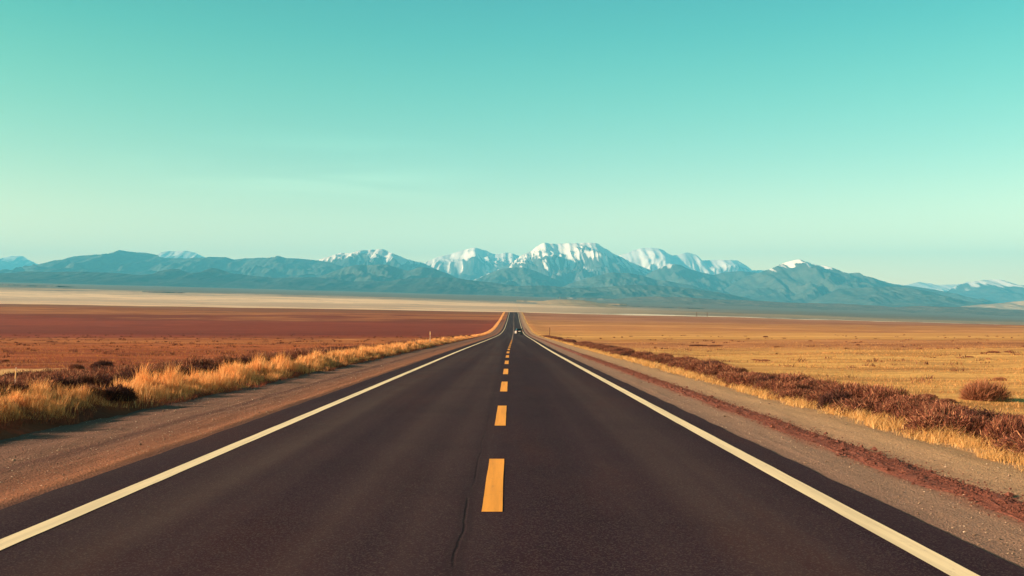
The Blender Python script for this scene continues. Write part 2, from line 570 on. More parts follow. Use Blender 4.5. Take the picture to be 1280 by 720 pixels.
def build_windrow():
    nc = 15
    rows = ROWS[ROWS < 420]
    u = np.linspace(-1, 1, nc)
    Yv = np.repeat(rows[:, None], nc, 1)
    half = .27 + .07 * fbm(rows / 1.1, rows * 0 + 2, 83, 4, .6)
    off = wind_c(rows)[:, None] + half[:, None] * u
    prof = (1 - u ** 2) ** .8
    Zv = P(Yv) - .03 + prof * (.055 + .025 * fbm(off * 7, Yv * 2.5, 85, 4, .6)) + .012 * fbm(off * 20, Yv * 9, 87, 2)
    V = np.stack([off + cxf(Yv), Yv, Zv], -1).reshape(-1, 3)
    Q = grid_quads(len(rows), nc)
    n = 9000
    x, y, v, f = stone_set(n, lambda n, y: wind_c(y) + rng.normal(0, .17, n), lambda n: 6 + 60 * rng.random(n) ** 1.6,
                           lambda n: rng.uniform(.008, .02, n) * (1 + 2.0 * (rng.random(n) > .97)))
    xx = x + cxf(y)
    zz = P(y) + .01 + .03 * np.exp(-((x - wind_c(y)) / .16) ** 2)
    sv = v + np.stack([xx, y, zz], -1)[:, None]
    T = (f[None] + (np.arange(n) * 6)[:, None, None]).reshape(-1, 3) + len(V)
    o = mesh_from('gravel_windrow', np.concatenate([V, sv.reshape(-1, 3)]), Q, T, [red_material()], smooth_shade=False)
    tag(o, 'low strip of rust red stones along the pale gravel shoulder', 'gravel', kind='stuff')


build_windrow()


def build_pebbles():
    n = 14000
    lefts = rng.random(n) < .55
    x, y, v, f = stone_set(n, lambda n, y: np.where(lefts, -4.9 - 3.4 * rng.random(n), 3.75 + 3.0 * rng.random(n)), lambda n: 6 + 45 * rng.random(n) ** 1.7,
                           lambda n: rng.uniform(.005, .013, n) * (1 + 1.6 * (rng.random(n) > .985)))
    sv = v + np.stack([x + cxf(y), y, P(y) + np.where(lefts, left_z(x, y), right_z(x, y)) + .004], -1)[:, None]
    T = (f[None] + (np.arange(n) * 6)[:, None, None]).reshape(-1, 3)
    t = NT('pebble_stone')
    c = t.ramp(t.attr('rnd'), [(0, (.10, .07, .05)), (.5, (.22, .15, .10)), (.85, (.34, .25, .17)), (1, (.55, .45, .33))])
    o = mesh_from('gravel', sv.reshape(-1, 3), None, T, [t.pbr(c, .9, .15)], smooth_shade=False, attrs={'rnd': np.repeat(rng.random(n), 6)})
    tag(o, 'loose small stones scattered over both gravel shoulders', 'gravel', kind='stuff')


build_pebbles()


# ------------------------------------------------------------------ grass
def blade_material(name, stops, transl=.45):
    t = NT(name)
    c = t.ramp(t.attr('rnd'), stops)
    d = t.n('ShaderNodeBsdfDiffuse', {'Color': c})
    tr = t.n('ShaderNodeBsdfTranslucent', {'Color': c})
    mx = t.n('ShaderNodeMixShader', {0: transl, 1: d.outputs[0], 2: tr.outputs[0]})
    t.link(mx.outputs[0], t.out.inputs[0])
    return t.m


def blades(name, x, y, h, w, lean, mat, z=None, zsink=.02, parent=None):
    n = len(x)
    z = (terr(x, y) if z is None else z) - zsink
    a = rng.uniform(0, 2 * np.pi, n)
    la = rng.uniform(0, 2 * np.pi, n)
    lean = lean * rng.uniform(.3, 1.2, n) * h
    # wind leans every blade a little to +x
    lx = np.cos(la) * lean + .10 * h
    ly = np.sin(la) * lean
    sx, sy = np.cos(a) * w / 2, np.sin(a) * w / 2
    V = np.empty((n, 5, 3))
    V[:, 0] = np.stack([x - sx, y - sy, z], 1)
    V[:, 1] = np.stack([x + sx, y + sy, z], 1)
    mx, my, mz = x + lx * .3, y + ly * .3, z + h * .58
    V[:, 2] = np.stack([mx + sx * .75, my + sy * .75, mz], 1)
    V[:, 3] = np.stack([mx - sx * .75, my - sy * .75, mz], 1)
    V[:, 4] = np.stack([x + lx, y + ly, z + h], 1)
    b = (np.arange(n) * 5)[:, None]
    Q = b + np.array([0, 1, 2, 3])
    T = b + np.array([3, 2, 4])
    return mesh_from(name, V.reshape(-1, 3), Q, T, [mat], smooth_shade=False, attrs={'rnd': np.repeat(np.clip(rng.normal(.5, .23, n), 0, 1), 5)}, parent=parent)


m_grass = blade_material('straw_grass', [(0, (.44, .135, .045)), (.3, (.68, .30, .10)), (.65, (.86, .47, .18)), (1, (.90, .62, .30))], .33)
m_grass_r = blade_material('pale_straw_grass', [(0, (.34, .17, .055)), (.4, (.52, .30, .105)), (.75, (.64, .42, .17)), (1, (.74, .56, .29))], .33)
m_rust = blade_material('rust_undergrowth', [(0, (.16, .045, .03)), (.5, (.30, .085, .05)), (1, (.46, .19, .09))], .25)
m_speck = blade_material('scrub_speck', [(0, (.07, .026, .022)), (.6, (.15, .058, .038)), (1, (.26, .12, .06))], .2)
m_field_l = blade_material('rust_field_grass', [(0, (.16, .055, .03)), (.5, (.30, .12, .045)), (1, (.48, .24, .085))], .4)
m_field_r = blade_material('gold_field_grass', [(0, (.31, .148, .055)), (.5, (.47, .255, .092)), (1, (.63, .385, .165))], .4)


def left_edge(y):      # lateral place of the grass belt's road-side edge
    y = np.asarray(y, float)
    return -8.0 - .6 * (1 - smooth(19.5, 23, y)) + .35 * fbm(y / 4.0, y * 0, 91, 4, .6)


def build_grass():
    # left belt
    n = 170000
    y = 9 * np.exp(rng.random(n) ** 1.15 * math.log(880 / 9))
    u = rng.random(n)
    x0 = left_edge(y) + .15 - 1.35 * u
    cl = fbm(x0 / .5, y / .6, 95, 3)
    tall = np.clip(.80 + .75 * fbm(x0 / .9, y / 1.1 + 4, 97, 3) * (1 - .5 * smooth(60, 200, y)), .22, 1.35)
    keep = (cl + .25 > -.25 * (1 - u)) | (rng.random(n) < .22)
    gap = smooth(-.42, -.05, fbm(x0 / 1.6, y / 2.6 + 7, 99, 3) + .1)
    keep &= rng.random(n) < (.12 + .88 * gap)
    keep &= rng.random(n) > .62 * smooth(130, 450, y)
    keep &= rng.random(n) < 1 - .85 * smooth(20.9, 21.5, y) * smooth(23.6, 22.9, y)
    x0, y, u, cl, tall = x0[keep], y[keep], u[keep], cl[keep], tall[keep]
    n = len(y)
    h = (.36 + .20 * np.clip(cl, -.6, 1)) * tall * rng.uniform(.5, 1.25, n) * (.6 + .55 * np.minimum(u * 3, 1)) * (.66 + .20 * smooth(20, 26, y) * (1 - .2 * smooth(50, 120, y))) * (1 - .45 * smooth(150, 400, y))
    w = np.maximum(.008, y * .0004) * rng.uniform(.7, 1.3, n)
    o = blades('roadside_grass', x0 + cxf(y), y, h, w, .38, m_grass)
    tag(o, 'tall golden dry grass along the edge of the brown gravel shoulder', 'grass', kind='stuff')
    # rust understorey along the foot of the belt
    n = 45000
    y = 9 * np.exp(rng.random(n) ** 1.15 * math.log(300 / 9))
    x0 = left_edge(y) + .38 - 1.3 * rng.random(n) ** 1.2
    keep = fbm(x0 / .5, y / .8, 131, 3) > -.25
    x0, y = x0[keep], y[keep]
    n = len(y)
    o = blades('verge_undergrowth', x0 + cxf(y), y, rng.uniform(.06, .22, n), np.maximum(.007, y * .0004) * rng.uniform(.7, 1.3, n), .8, m_rust)
    tag(o, 'short rust brown undergrowth at the foot of the tall golden grass', 'undergrowth', kind='stuff')
    # right belt, lower
    n = 65000
    y = 9 * np.exp(rng.random(n) ** 1.1 * math.log(880 / 9))
    u = rng.random(n)
    x0 = 6.4 + .35 * fbm(y / 2.2, y * 0, 101, 4, .6) + .85 * u
    cl = fbm(x0 / .45, y / .6, 105, 3)
    keep = ((cl > -.2 + .45 * (u < .25)) | (rng.random(n) < .18)) & (rng.random(n) > .6 * smooth(150, 450, y))
    x0, y, cl = x0[keep], y[keep], cl[keep]
    n = len(y)
    h = (.15 + .11 * cl) * rng.uniform(.35, 1.3, n) * (1 - .4 * smooth(120, 400, y))
    w = np.maximum(.006, y * .00036) * rng.uniform(.6, 1.3, n)
    o = blades('roadside_grass', x0 + cxf(y), y, h, w, .95, m_grass_r, z=P(y) - .06)
    tag(o, 'short pale yellow grass between the pale gravel shoulder and the shrub row', 'grass', kind='stuff')
    # stubble of the two fields, near part only
    for sgn, m, lab, hh in ((-1, m_field_l, 'rust brown stubble of the field behind the tall grass', .10),
                            (1, m_field_r, 'golden stubble of the field behind the shrub row', .085)):
        n = 90000
        y = 11 * np.exp(rng.random(n) ** .9 * math.log(230 / 11))
        x = sgn * (8.2 + (y * .62) * rng.random(n))
        c = fbm(x / 7, y / 1.6, 111 + sgn, 5, .6)
        keep = ((c > -.02) | (rng.random(n) < .25)) & (rng.random(n) > smooth(60, 200, y))
        x, y, c = x[keep], y[keep], c[keep]
        n = len(y)
        h = hh * (1 + .6 * c) * rng.uniform(.5, 1.3, n)
        w = np.maximum(.010, y * .0005) * rng.uniform(.6, 1.4, n)
        o = blades('field_stubble', x + cxf(y), y, h, w, 1.0, m)
        tag(o, lab, 'grass', kind='stuff')


    # dark scrub specks dotting both fields
    for sgn, num, lab in ((-1, 1500, 'dark rust scrub specks all over the rust brown field'), (1, 700, 'thin brown scrub specks all over the golden field')):
        yc = 26 * np.exp(rng.random(num) ** .8 * math.log(300 / 26))
        xc = sgn * (12 + yc * .6 * rng.random(num))
        k_ = fbm(xc / 18, yc / 9, 141 + sgn, 3) > (-.1 if sgn < 0 else .12)
        xc, yc = xc[k_], yc[k_]
        m_ = 16
        sp = rng.uniform(.08, .34, len(xc))
        x = np.repeat(xc, m_) + rng.normal(0, 1, len(xc) * m_) * np.repeat(sp, m_)
        y = np.repeat(yc, m_) + rng.normal(0, .5, len(xc) * m_) * np.repeat(sp, m_)
        n = len(x)
        o = blades('field_scrub', x + cxf(y), y, rng.uniform(.08, .26, n) * np.repeat(rng.uniform(.5, 1.2, len(xc)), m_), np.maximum(.014, y * .0006) * rng.uniform(.7, 1.4, n), .9, m_speck)
        tag(o, lab, 'scrub', kind='stuff')


build_grass()


# ------------------------------------------------------------------ shrubs
def twig_material(name, stops):
    return blade_material(name, stops, .25)


m_russet = twig_material('russet_twigs', [(0, (.06, .024, .020)), (.4, (.14, .053, .038)), (.75, (.245, .10, .060)), (1, (.43, .23, .13))])
m_dark = twig_material('dark_brush_twigs', [(0, (.03, .017, .02)), (.5, (.075, .034, .030)), (1, (.14, .065, .045))])
m_tan = twig_material('tan_twigs', [(0, (.13, .05, .034)), (.5, (.25, .098, .055)), (1, (.40, .20, .11))])
m_stem = simple('shrub_bark', (.10, .06, .04), .9, .1, scale=40)


def shrub_mesh(name, seed, n, mat, airy=0.0, wd=.011):
    """mound of fine twigs in a unit shape: 1 m wide, 0.5 m tall"""
    r = np.random.default_rng(seed)
    # lobes make the outline uneven
    lob = [(r.uniform(-.26, .26), r.uniform(-.26, .26), r.uniform(.22, .36)) for _ in range(6)] + [(0, 0, .38)]
    k = r.integers(0, len(lob), n)
    lc = np.array(lob)[k]
    th = r.uniform(0, 2 * np.pi, n)
    ph = np.arccos(r.uniform(0, 1, n))
    dirv = np.stack([np.sin(ph) * np.cos(th), np.sin(ph) * np.sin(th), np.cos(ph)], 1)
    rad = lc[:, 2] * (r.uniform(.25, 1, n) ** (.5 - .2 * airy)) * r.uniform(.85, 1.12, n)
    start = np.stack([lc[:, 0], lc[:, 1], np.zeros(n)], 1) + dirv * (rad * (.72 - .1 * airy))[:, None]
    d2 = dirv + r.normal(0, .75 - .4 * airy, (n, 3))
    d2[:, 2] = d2[:, 2] + .1 + .3 * airy
    d2 /= np.linalg.norm(d2, axis=1)[:, None]
    ln = r.uniform(.04, .11, n) * (1 + 1.1 * airy)
    end = start + d2 * ln[:, None]
    start[:, 2] *= 1.15
    end[:, 2] *= 1.15
    side = np.cross(d2, r.normal(0, 1, (n, 3)))
    side /= np.linalg.norm(side, axis=1)[:, None] + 1e-9
    w = wd * r.uniform(.6, 1.5, n)
    mid = (start + end) / 2 + r.normal(0, .012, (n, 3))
    V = np.stack([start - side * w[:, None] * .6, start + side * w[:, None] * .6, mid + side * w[:, None], mid - side * w[:, None], end], 1)
    V[..., 2] = np.maximum(V[..., 2], 0)
    b = (np.arange(n) * 5)[:, None]
    me_o = mesh_from(name, V.reshape(-1, 3), b + np.array([0, 1, 2, 3]), b + np.array([3, 2, 4]), [mat], False,
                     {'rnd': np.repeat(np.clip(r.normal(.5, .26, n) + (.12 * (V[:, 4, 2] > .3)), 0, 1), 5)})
    return me_o


def stems_mesh(name, seed, n=9):
    r = random.Random(seed)
    bm = bmesh.new()
    for i in range(n):
        a = r.uniform(0, 6.28)
        p0 = Vector((math.cos(a) * .05, math.sin(a) * .05, -.05))
        p2 = Vector((math.cos(a) * r.uniform(.15, .33), math.sin(a) * r.uniform(.15, .33), r.uniform(.2, .36)))
        p1 = (p0 + p2) / 2 + Vector((r.uniform(-.03, .03), r.uniform(-.03, .03), -.02))
        rings = []
        for p, rd in ((p0, .014), (p1, .010), (p2, .004)):
            rings.append([bm.verts.new(p + Vector((math.cos(q * 1.2566), math.sin(q * 1.2566), 0)) * rd) for q in range(5)])
        for A, B in zip(rings, rings[1:]):
            for q in range(5):
                bm.faces.new((A[q], A[(q + 1) % 5], B[(q + 1) % 5], B[q]))
    me = bpy.data.meshes.new(name)
    bm.to_mesh(me)
    bm.free()
    me.materials.append(m_stem)
    o = bpy.data.objects.new(name, me)
    COL.objects.link(o)
    return o


_protos = {}


def proto(kind, i):
    key = (kind, i)
    if key not in _protos:
        mat, n, airy, wd = {'russet': (m_russet, 7500, .1, .0045), 'dark': (m_dark, 7000, .0, .005), 'tan': (m_tan, 5200, .9, .0026)}[kind]
        f = shrub_mesh('foliage', hash((len(kind), i)) % 9999 + i * 13, n, mat, airy, wd)
        s = stems_mesh('stem', i * 7 + len(kind))
        _protos[key] = (f.data, s.data)
        bpy.data.objects.remove(f)
        bpy.data.objects.remove(s)
    return _protos[key]


def shrub(kind, x, y, width, height, label, group=None, parts=True, rz=None, name='shrub', depth=None):
    fd, sd = proto(kind, random.randrange(5))
    z = float(terr(x, y)) - .01
    sc = (width, depth or width, height / .5)
    rz = random.uniform(0, 6.28) if rz is None else rz
    if parts:
        e = empty(name, (x, y, z), rz)
        e.scale = sc
        for nm, d in (('foliage', fd), ('stem', sd)):
            o = bpy.data.objects.new(nm, d)
            COL.objects.link(o)
            o.parent = e
    else:
        e = bpy.data.objects.new(name, fd)
        COL.objects.link(e)
        e.location = (x, y, z)
        e.rotation_euler = (0, 0, rz)
        e.scale = sc
    return tag(e, label, 'shrub', group)


def build_shrubs():
    R = random.Random(5)
    # row along the right verge
    d = 8.5
    g = 'russet shrubs in the row beside the pale gravel shoulder'
    while d < 240:
        step = .9 + d * .018
        for lane in range(2 if d < 120 else 1):
            lat = 7.5 + lane * .8 + R.uniform(-.2, .3)
            if 38 < d < 60:
                lat += .25
            hgt = R.uniform(.30, .70) * (1.0 - .1 * lane)
            wd = R.uniform(.8, 1.5) * (1 + d * .004)
            yy = d + R.uniform(-.2, .2) * step
            shrub('russet' if R.random() < .82 else 'dark', lat + float(cxf(yy)), yy, wd, hgt,
                  'low russet shrub in the unbroken row between yellow verge grass and golden field', g, parts=d < 40)
        d += step
    # belt behind the tall grass on the left
    d = 13.0
    g2 = 'dark red shrubs behind the tall golden grass'
    while d < 210:
        step = 1.0 + d * .022
        nl = 6 if d < 42 else 3 if d < 70 else 1
        for lane in range(nl):
            lat = -10.0 - lane * 1.35 - R.uniform(-.2, .5) + (.4 if d > 40 else 0)
            yy = d + R.uniform(-.3, .3) * step
            shrub('russet' if R.random() < .6 else 'dark', lat + float(cxf(yy)), yy, R.uniform(1.2, 1.9) * (1 + d * .003), R.uniform(.5, .8),
                  'dark red brown shrub in the thicket behind the tall golden grass', g2, parts=d < 40)
        d += step


build_shrubs()


def placed(kind, px, py, wpx, hpx, label, group=None, parts=False, depth=None, name='shrub'):
    x, y = ground_at(px, py)
    shrub(kind, x, y, wpx * y / F, max(.12, hpx * y / F), label, group, parts, rz=random.uniform(-.4, .4), depth=depth, name=name)


placed('tan', 1225, 500, 72, 33, 'lone rounded tan brown bush standing in the golden field', parts=True)
placed('dark', 130, 460, 36, 15, 'dark round bush in the rust field, largest of the three there', parts=True)
placed('dark', 150, 500, 58, 30, 'dark clump of brush filling the gap in the tall golden grass', parts=True)
placed('russet', 112, 494, 44, 20, 'reddish brush beside the dark clump in the grass gap', parts=True)
placed('russet', 97, 461, 22, 10, 'small reddish bush beside the dark round one in the rust field', parts=True)
placed('dark', 181, 462, 24, 9, 'flat dark bush in the rust field close to the shrub thicket', parts=True)
placed('russet', 1158, 498, 26, 10, 'low brown bush just in front of the lone tan bush', parts=True)
placed('russet', 1184, 503, 24, 9, 'flat rust bush touching the foot of the lone tan bush')
placed('russet', 1119, 502, 20, 12, 'small upright rust bush between shrub row and lone tan bush', parts=True)
placed('russet', 1272, 528, 30, 17, 'rust bush at the edge of the view below the lone tan bush', parts=True)
placed('russet', 1232, 522, 40, 9, 'flat spreading rust bush behind the shrub row, below the lone tan bush')
for (px, py, w, h, lb) in ((873, 432.5, 26, 3, 'long flat dark brush patch lying far out in the golden field'),
                           (894, 433, 20, 3, 'short dark brush patch joined to the end of the long one'),
                           (957, 421.5, 7, 2.5, 'tiny dark bush alone on the far golden field'),
                           (972, 434, 16, 1.6, 'thin brown brush streak in the brown band of the golden field'),
                           (945, 450.5, 6, 2.5, 'small dark tuft of brush, inner one of the near pair in the golden field'),
                           (956, 451, 8, 3, 'small dark tuft of brush, outer one of the near pair in the golden field'),
                           (1243, 441, 16, 4, 'brown bush on the far side of the golden field, larger of two'),
                           (1260, 440.5, 10, 3, 'brown bush on the far side of the golden field, smaller of two'),
                           (1212, 446.5, 10, 2.5, 'low brush clump in front of the two far brown bushes')):
    placed('russet', px, py, w, h, lb, depth=1.6)
for i in range(20):
    s = -1 if i < 15 else 1
    yy = 26 * math.exp(random.random() ** .8 * math.log(420 / 26))
    xx = s * random.uniform(.17, .56) * yy + s * 6
    shrub('russet' if random.random() < .6 else 'tan', xx, yy, random.uniform(.35, .7), random.uniform(.14, .26),
          ('low brush tuft dotted about the rust brown field' if s < 0 else 'low brush tuft dotted about the golden field'),
          'brush tufts in the rust field' if s < 0 else 'brush tufts in the golden field', parts=False)


# ------------------------------------------------------------------ posts
m_postw = simple('weathered_white_post', (.42, .31, .25), .8, .2, scale=30)
m_postd = simple('weathered_brown_post', (.13, .07, .045), .9, .1, scale=30)
m_refl = simple('reflector_amber', (.85, .55, .25), .3, .5, var=.05)


def box_bm(bm, sx, sy, z0, z1, ox=0, oy=0, taper=1.0):
    vs = []
    for z, k in ((z0, 1), (z1, taper)):
        for a, b in ((-1, -1), (1, -1), (1, 1), (-1, 1)):
            vs.append(bm.verts.new((ox + a * sx / 2 * k, oy + b * sy / 2 * k, z)))
    for f in ((0, 3, 2, 1), (4, 5, 6, 7), (0, 1, 5, 4), (1, 2, 6, 5), (2, 3, 7, 6), (3, 0, 4, 7)):
        bm.faces.new([vs[i] for i in f])


def bm_obj(name, bm, mat, parent=None, bevel=0, sm=False):
    if bevel:
        bmesh.ops.bevel(bm, geom=bm.edges[:], offset=bevel, segments=2, affect='EDGES')
    bmesh.ops.recalc_face_normals(bm, faces=bm.faces[:])
    me = bpy.data.meshes.new(name)
    bm.to_mesh(me)
    bm.free()
    me.materials.append(mat)
    for p in me.polygons:
        p.use_smooth = sm
    o = bpy.data.objects.new(name, me)
    COL.objects.link(o)
    if parent is not None:
        o.parent = parent
    return o


def post(x, y, h, w, mat, label, tilt=0, refl=True, group=None, cat='marker post', name='marker_post'):
    e = empty(name, (x, y, float(terr(x, y)) - .15))
    e.rotation_euler = (0, tilt, 0)
    bm = bmesh.new()
    box_bm(bm, w, w * .45, 0, h + .15, taper=.92)
    bm_obj('post', bm, mat, e, w * .08)
    if refl:
        bm = bmesh.new()
        box_bm(bm, w * .7, .012, h * .86, h * .97 + .1, 0, -w * .25 - .004)
        bm_obj('reflector', bm, m_refl, e, .003)
    return tag(e, label, cat, group)


post((20 - CX0) / F * 20.5, 20.5, .66, .028, m_postw, 'thin leaning pale post in the tall grass near the picture edge', math.radians(2.5))
post(-8.55 + .3, 104, 1.35, .10, m_postw, 'slim pale post rising from the far end of the tall grass')
x_, y_ = (687 - CX0) / F * 245, 245
post(x_, y_, 2.1, .16, m_postd, 'thin dark brown post by the far bend of the shrub row', refl=False, cat='post', name='wooden_post')
for px, lb in ((871, 'tiny dark post on the far salt flat, nearer the road of two'), (884, 'tiny dark post on the far salt flat, farther from the road of two')):
    yq = 985
    post((px - CX0) / F * yq, yq, 4.5, .5, m_postd, lb, refl=False, cat='post', name='wooden_post')


# ------------------------------------------------------------------ car
def build_car(x, y, slope):
    m_body = NT('silver_car_paint')
    m_body = m_body.pbr((.42, .42, .41), .35, .5, metal=.2)
    m_black = simple('black_car_trim', (.012, .012, .014), .5, .4, var=.1)
    m_glass = NT('dark_car_glass').pbr((.01, .012, .014), .06, .6)
    m_tyre = simple('tyre_rubber', (.018, .017, .017), .9, .2)
    m_rim = NT('alloy_rim').pbr((.5, .5, .5), .3, .5, metal=.9)
    m_red = NT('red_lamp_lens').pbr((.35, .015, .012), .2, .5)
    m_clear = NT('clear_lamp_lens').pbr((.75, .78, .8), .12, .6)
    e = empty('car', (x, y, float(P(y)) + .006))
    e.rotation_euler = (math.atan(slope), 0, .115)
    e_w = .93

    def prism(name, prof, w0, w1, mat, z0, z1, bev=.04, parent=e):
        """side profile (y, z) extruded across x; half width tapers from w0 at z0 to w1 at z1"""
        bm = bmesh.new()
        sides = []
        for s in (-1, 1):
            vs = []
            for (py, pz) in prof:
                k = min(1, max(0, (pz - z0) / (z1 - z0)))
                vs.append(bm.verts.new((s * (w0 + (w1 - w0) * k), py, pz)))
            sides.append(vs)
        n = len(prof)
        bm.faces.new(sides[0])
        bm.faces.new(sides[1][::-1])
        for i in range(n):
            j = (i + 1) % n
            bm.faces.new((sides[0][i], sides[1][i], sides[1][j], sides[0][j]))
        return bm_obj(name, bm, mat, parent, bev)
    # rear at -y (towards the camera), front at +y
    arch = lambda c: [(c + .40 * math.cos(a), .33 + .40 * math.sin(a)) for a in np.linspace(0.0, math.pi, 9)]
    bot = [(-2.30, .42)] + [(py, pz) for py, pz in arch(-1.38)[::-1]] + [(py, pz) for py, pz in arch(1.42)[::-1]] + [(2.28, .40)]
    prof = bot + [(2.33, .62), (2.25, .82), (1.2, 1.02), (-2.20, 1.08), (-2.34, .85), (-2.34, .6)]
    prism('body', prof, .90, .93, m_body, .3, 1.1)
    gh = [(-2.16, 1.07), (-1.92, 1.66), (-1.5, 1.70), (.15, 1.68), (1.12, 1.03)]
    prism('cabin', gh, .86, .70, m_glass, 1.05, 1.7, .03)
    prism('roof', [(-1.98, 1.665), (-1.98, 1.72), (-1.5, 1.75), (.1, 1.725), (.22, 1.67)], .73, .68, m_black, 1.66, 1.75, .02)

    def slab(name, cx, cy, cz, sx, sy, sz, mat, bev=.015, parent=e):
        bm = bmesh.new()
        box_bm(bm, sx, sy, -sz / 2, sz / 2)
        o = bm_obj(name, bm, mat, parent, bev)
        o.location = (cx, cy, cz)
        return o
    slab('rear_bumper', 0, -2.36, .50, 1.80, .16, .30, m_black, .03)
    slab('front_bumper', 0, 2.33, .45, 1.78, .18, .28, m_black, .03)
    slab('tailgate', 0, -2.33, .86, 1.45, .07, .42, m_black, .02)
    slab('number_plate', -.05, -2.372, .92, .62, .02, .2, m_clear, .004)
    for s in (-1, 1):
        slab('tail_light', s * .80, -2.29, .98, .20, .12, .30, m_red, .02)
        slab('headlight', s * .72, 2.26, .74, .34, .14, .16, m_clear, .02)
        slab('mirror', s * 1.0, .62, 1.12, .18, .12, .14, m_black, .03)
        for yy in (-1.38, 1.42):
            bm = bmesh.new()
            bmesh.ops.create_cone(bm, cap_ends=True, segments=28, radius1=.34, radius2=.34, depth=.24, matrix=Matrix.Rotation(math.pi / 2, 4, 'Y'))
            w = bm_obj('wheel', bm, m_tyre, e, .03, True)
            w.location = (s * .80, yy, .34)
            bm = bmesh.new()
            bmesh.ops.create_cone(bm, cap_ends=True, segments=24, radius1=.21, radius2=.18, depth=.04, matrix=Matrix.Rotation(s * math.pi / 2, 4, 'Y'))
            rm = bm_obj('rim', bm, m_rim, w, .006)
            rm.location = (s * .13, 0, 0)
    return tag(e, 'silver and black car driving away along the far stretch of road', 'car')


build_car(1.35 + float(cxf(288)) * 1.0 + .1, 288, -.0105)


# ------------------------------------------------------------------ mountains
def hill_material(name, lo, hi, snow_soft=.20, brush=.5, scale=.004):
    t = NT(name)
    n = t.noise(t.pos(1, 1, 1), scale, 8, .65)
    n2 = t.noise(t.pos(1, 1, 1), scale * 6, 6, .7)
    c = t.mix(t.sstep(.35, .65, n), lo, hi)
    c = t.mix(t.math('MULTIPLY', t.sstep(.45, .65, n2), brush), c, tuple(v * .55 for v in lo))
    s = t.math('ADD', t.attr('snow'), t.math('MULTIPLY', t.math('SUBTRACT', n2, .5), .5))
    s = t.sstep(.5 - snow_soft, .5 + snow_soft, s)
    c = t.mix(s, c, (.86, .81, .72))
    return t.pbr(c, .95, .05, t.bump(n2, 1 / scale * .02, .6))


m_mtn = hill_material('mountain_rock', (.062, .072, .066), (.105, .105, .085))
m_mtn2 = hill_material('scrub_mountainside', (.055, .068, .055), (.11, .115, .082))
m_hill = hill_material('dark_foothill_scrub', (.040, .045, .036), (.070, .068, .048), scale=.006)
m_scrub = hill_material('sage_flat_hill', (.11, .12, .105), (.20, .18, .145), scale=.012, brush=.7)
m_sandh = hill_material('sand_hill', (.34, .25, .15), (.46, .34, .2), scale=.006, brush=.1)


def ridge(name, label, pts, D, front, back, mat, seed, snow=None, step=1.2, rough=.35, lam=None, jag=.32, rows=64, pshape=1.0, foot_drop=30, cat='mountain'):
    xs = [p[0] for p in pts]
    f = pchip(xs, [p[1] for p in pts])
    px = np.arange(xs[0], xs[-1] + .01, step)
    py = f(px) + jag * fbm(px / 14, px * 0 + seed, seed, 4, .55)
    X = (px - CX0) / F * D
    crest = CAMZ + (CY0 - py) / F * D
    v = np.linspace(0, 1, rows) ** 1.5
    vb = np.linspace(0, 1, 12)[1:]
    wander = D + .06 * front * fbm(px / 30, px * 0 + .5, seed + 3, 3)
    Yf = wander[:, None] - front * v[None]
    Yb = wander[:, None] + back * vb[None]
    foot = terr(X, np.full_like(X, D - front)) - foot_drop
    backf = terr(X, np.full_like(X, min(D + back, 29500))) - foot_drop
    H = np.maximum(crest - foot, 1)
    lam = (lam or front * .30) * .6
    Xg = np.repeat(X[:, None], rows, 1)
    wx = fbm(Xg / (lam * 2.5), Yf / (lam * 3), seed + 7, 3) * .6
    g = ridged(Xg / lam + wx, Yf / (lam * 2.3) + .3 * wx, seed + 11, 6, .55)
    gf = ridged(Xg / (lam * .17) + wx * 2.6, Yf / (lam * 1.5) + .5 * wx, seed + 15, 4, .6)
    prof = (1 - v) ** pshape
    prof = prof * .75 + .25 * (.5 + .5 * np.cos(np.pi * v))
    env = (np.minimum(v / (.34 if snow else .14), 1) ** .9 * (1 - v) ** .35)
    carve = .85 * rough * H[:, None] * env[None] * (.86 * (1 - g) + .14 * (1 - gf)) * np.clip(prof[None] * 1.6, .12, 1)
    Zf = foot[:, None] + H[:, None] * prof[None] - carve
    Zb = backf[:, None] + np.maximum(crest - backf, 1)[:, None] * ((1 - vb) ** 1.2)[None]
    sn = np.zeros_like(Zf)
    if snow is not None:
        line, rng_, streak = snow           # snow line in photo rows at this distance, softness, gully influence
        zl = CAMZ + (CY0 - line) / F * D
        soft = rng_ / F * D
        sn = (Zf - zl) / soft + streak * (.45 - g) + 2.3 * streak * (.44 - gf) + .5 * fbm(Xg / (lam * 1.3), Yf / (lam * 1.6), seed + 21, 3)
        sn = np.clip(.5 + sn * .5, 0, 1)
    # back rows first (far to near), then the crest and the front
    Yall = np.concatenate([Yb[:, ::-1], Yf], 1)
    Zall = np.concatenate([Zb[:, ::-1], Zf], 1)
    sall = np.concatenate([np.repeat(sn[:, :1], len(vb), 1), sn], 1)
    nr, nc = Yall.shape
    Xall = np.repeat(X[:, None], nc, 1)
    o = mesh_from(name, np.stack([Xall, Yall, Zall], -1).reshape(-1, 3), grid_quads(nr, nc, True), mats=[mat], attrs={'snow': sall.ravel()})
    return tag(o, label, cat, kind='structure')


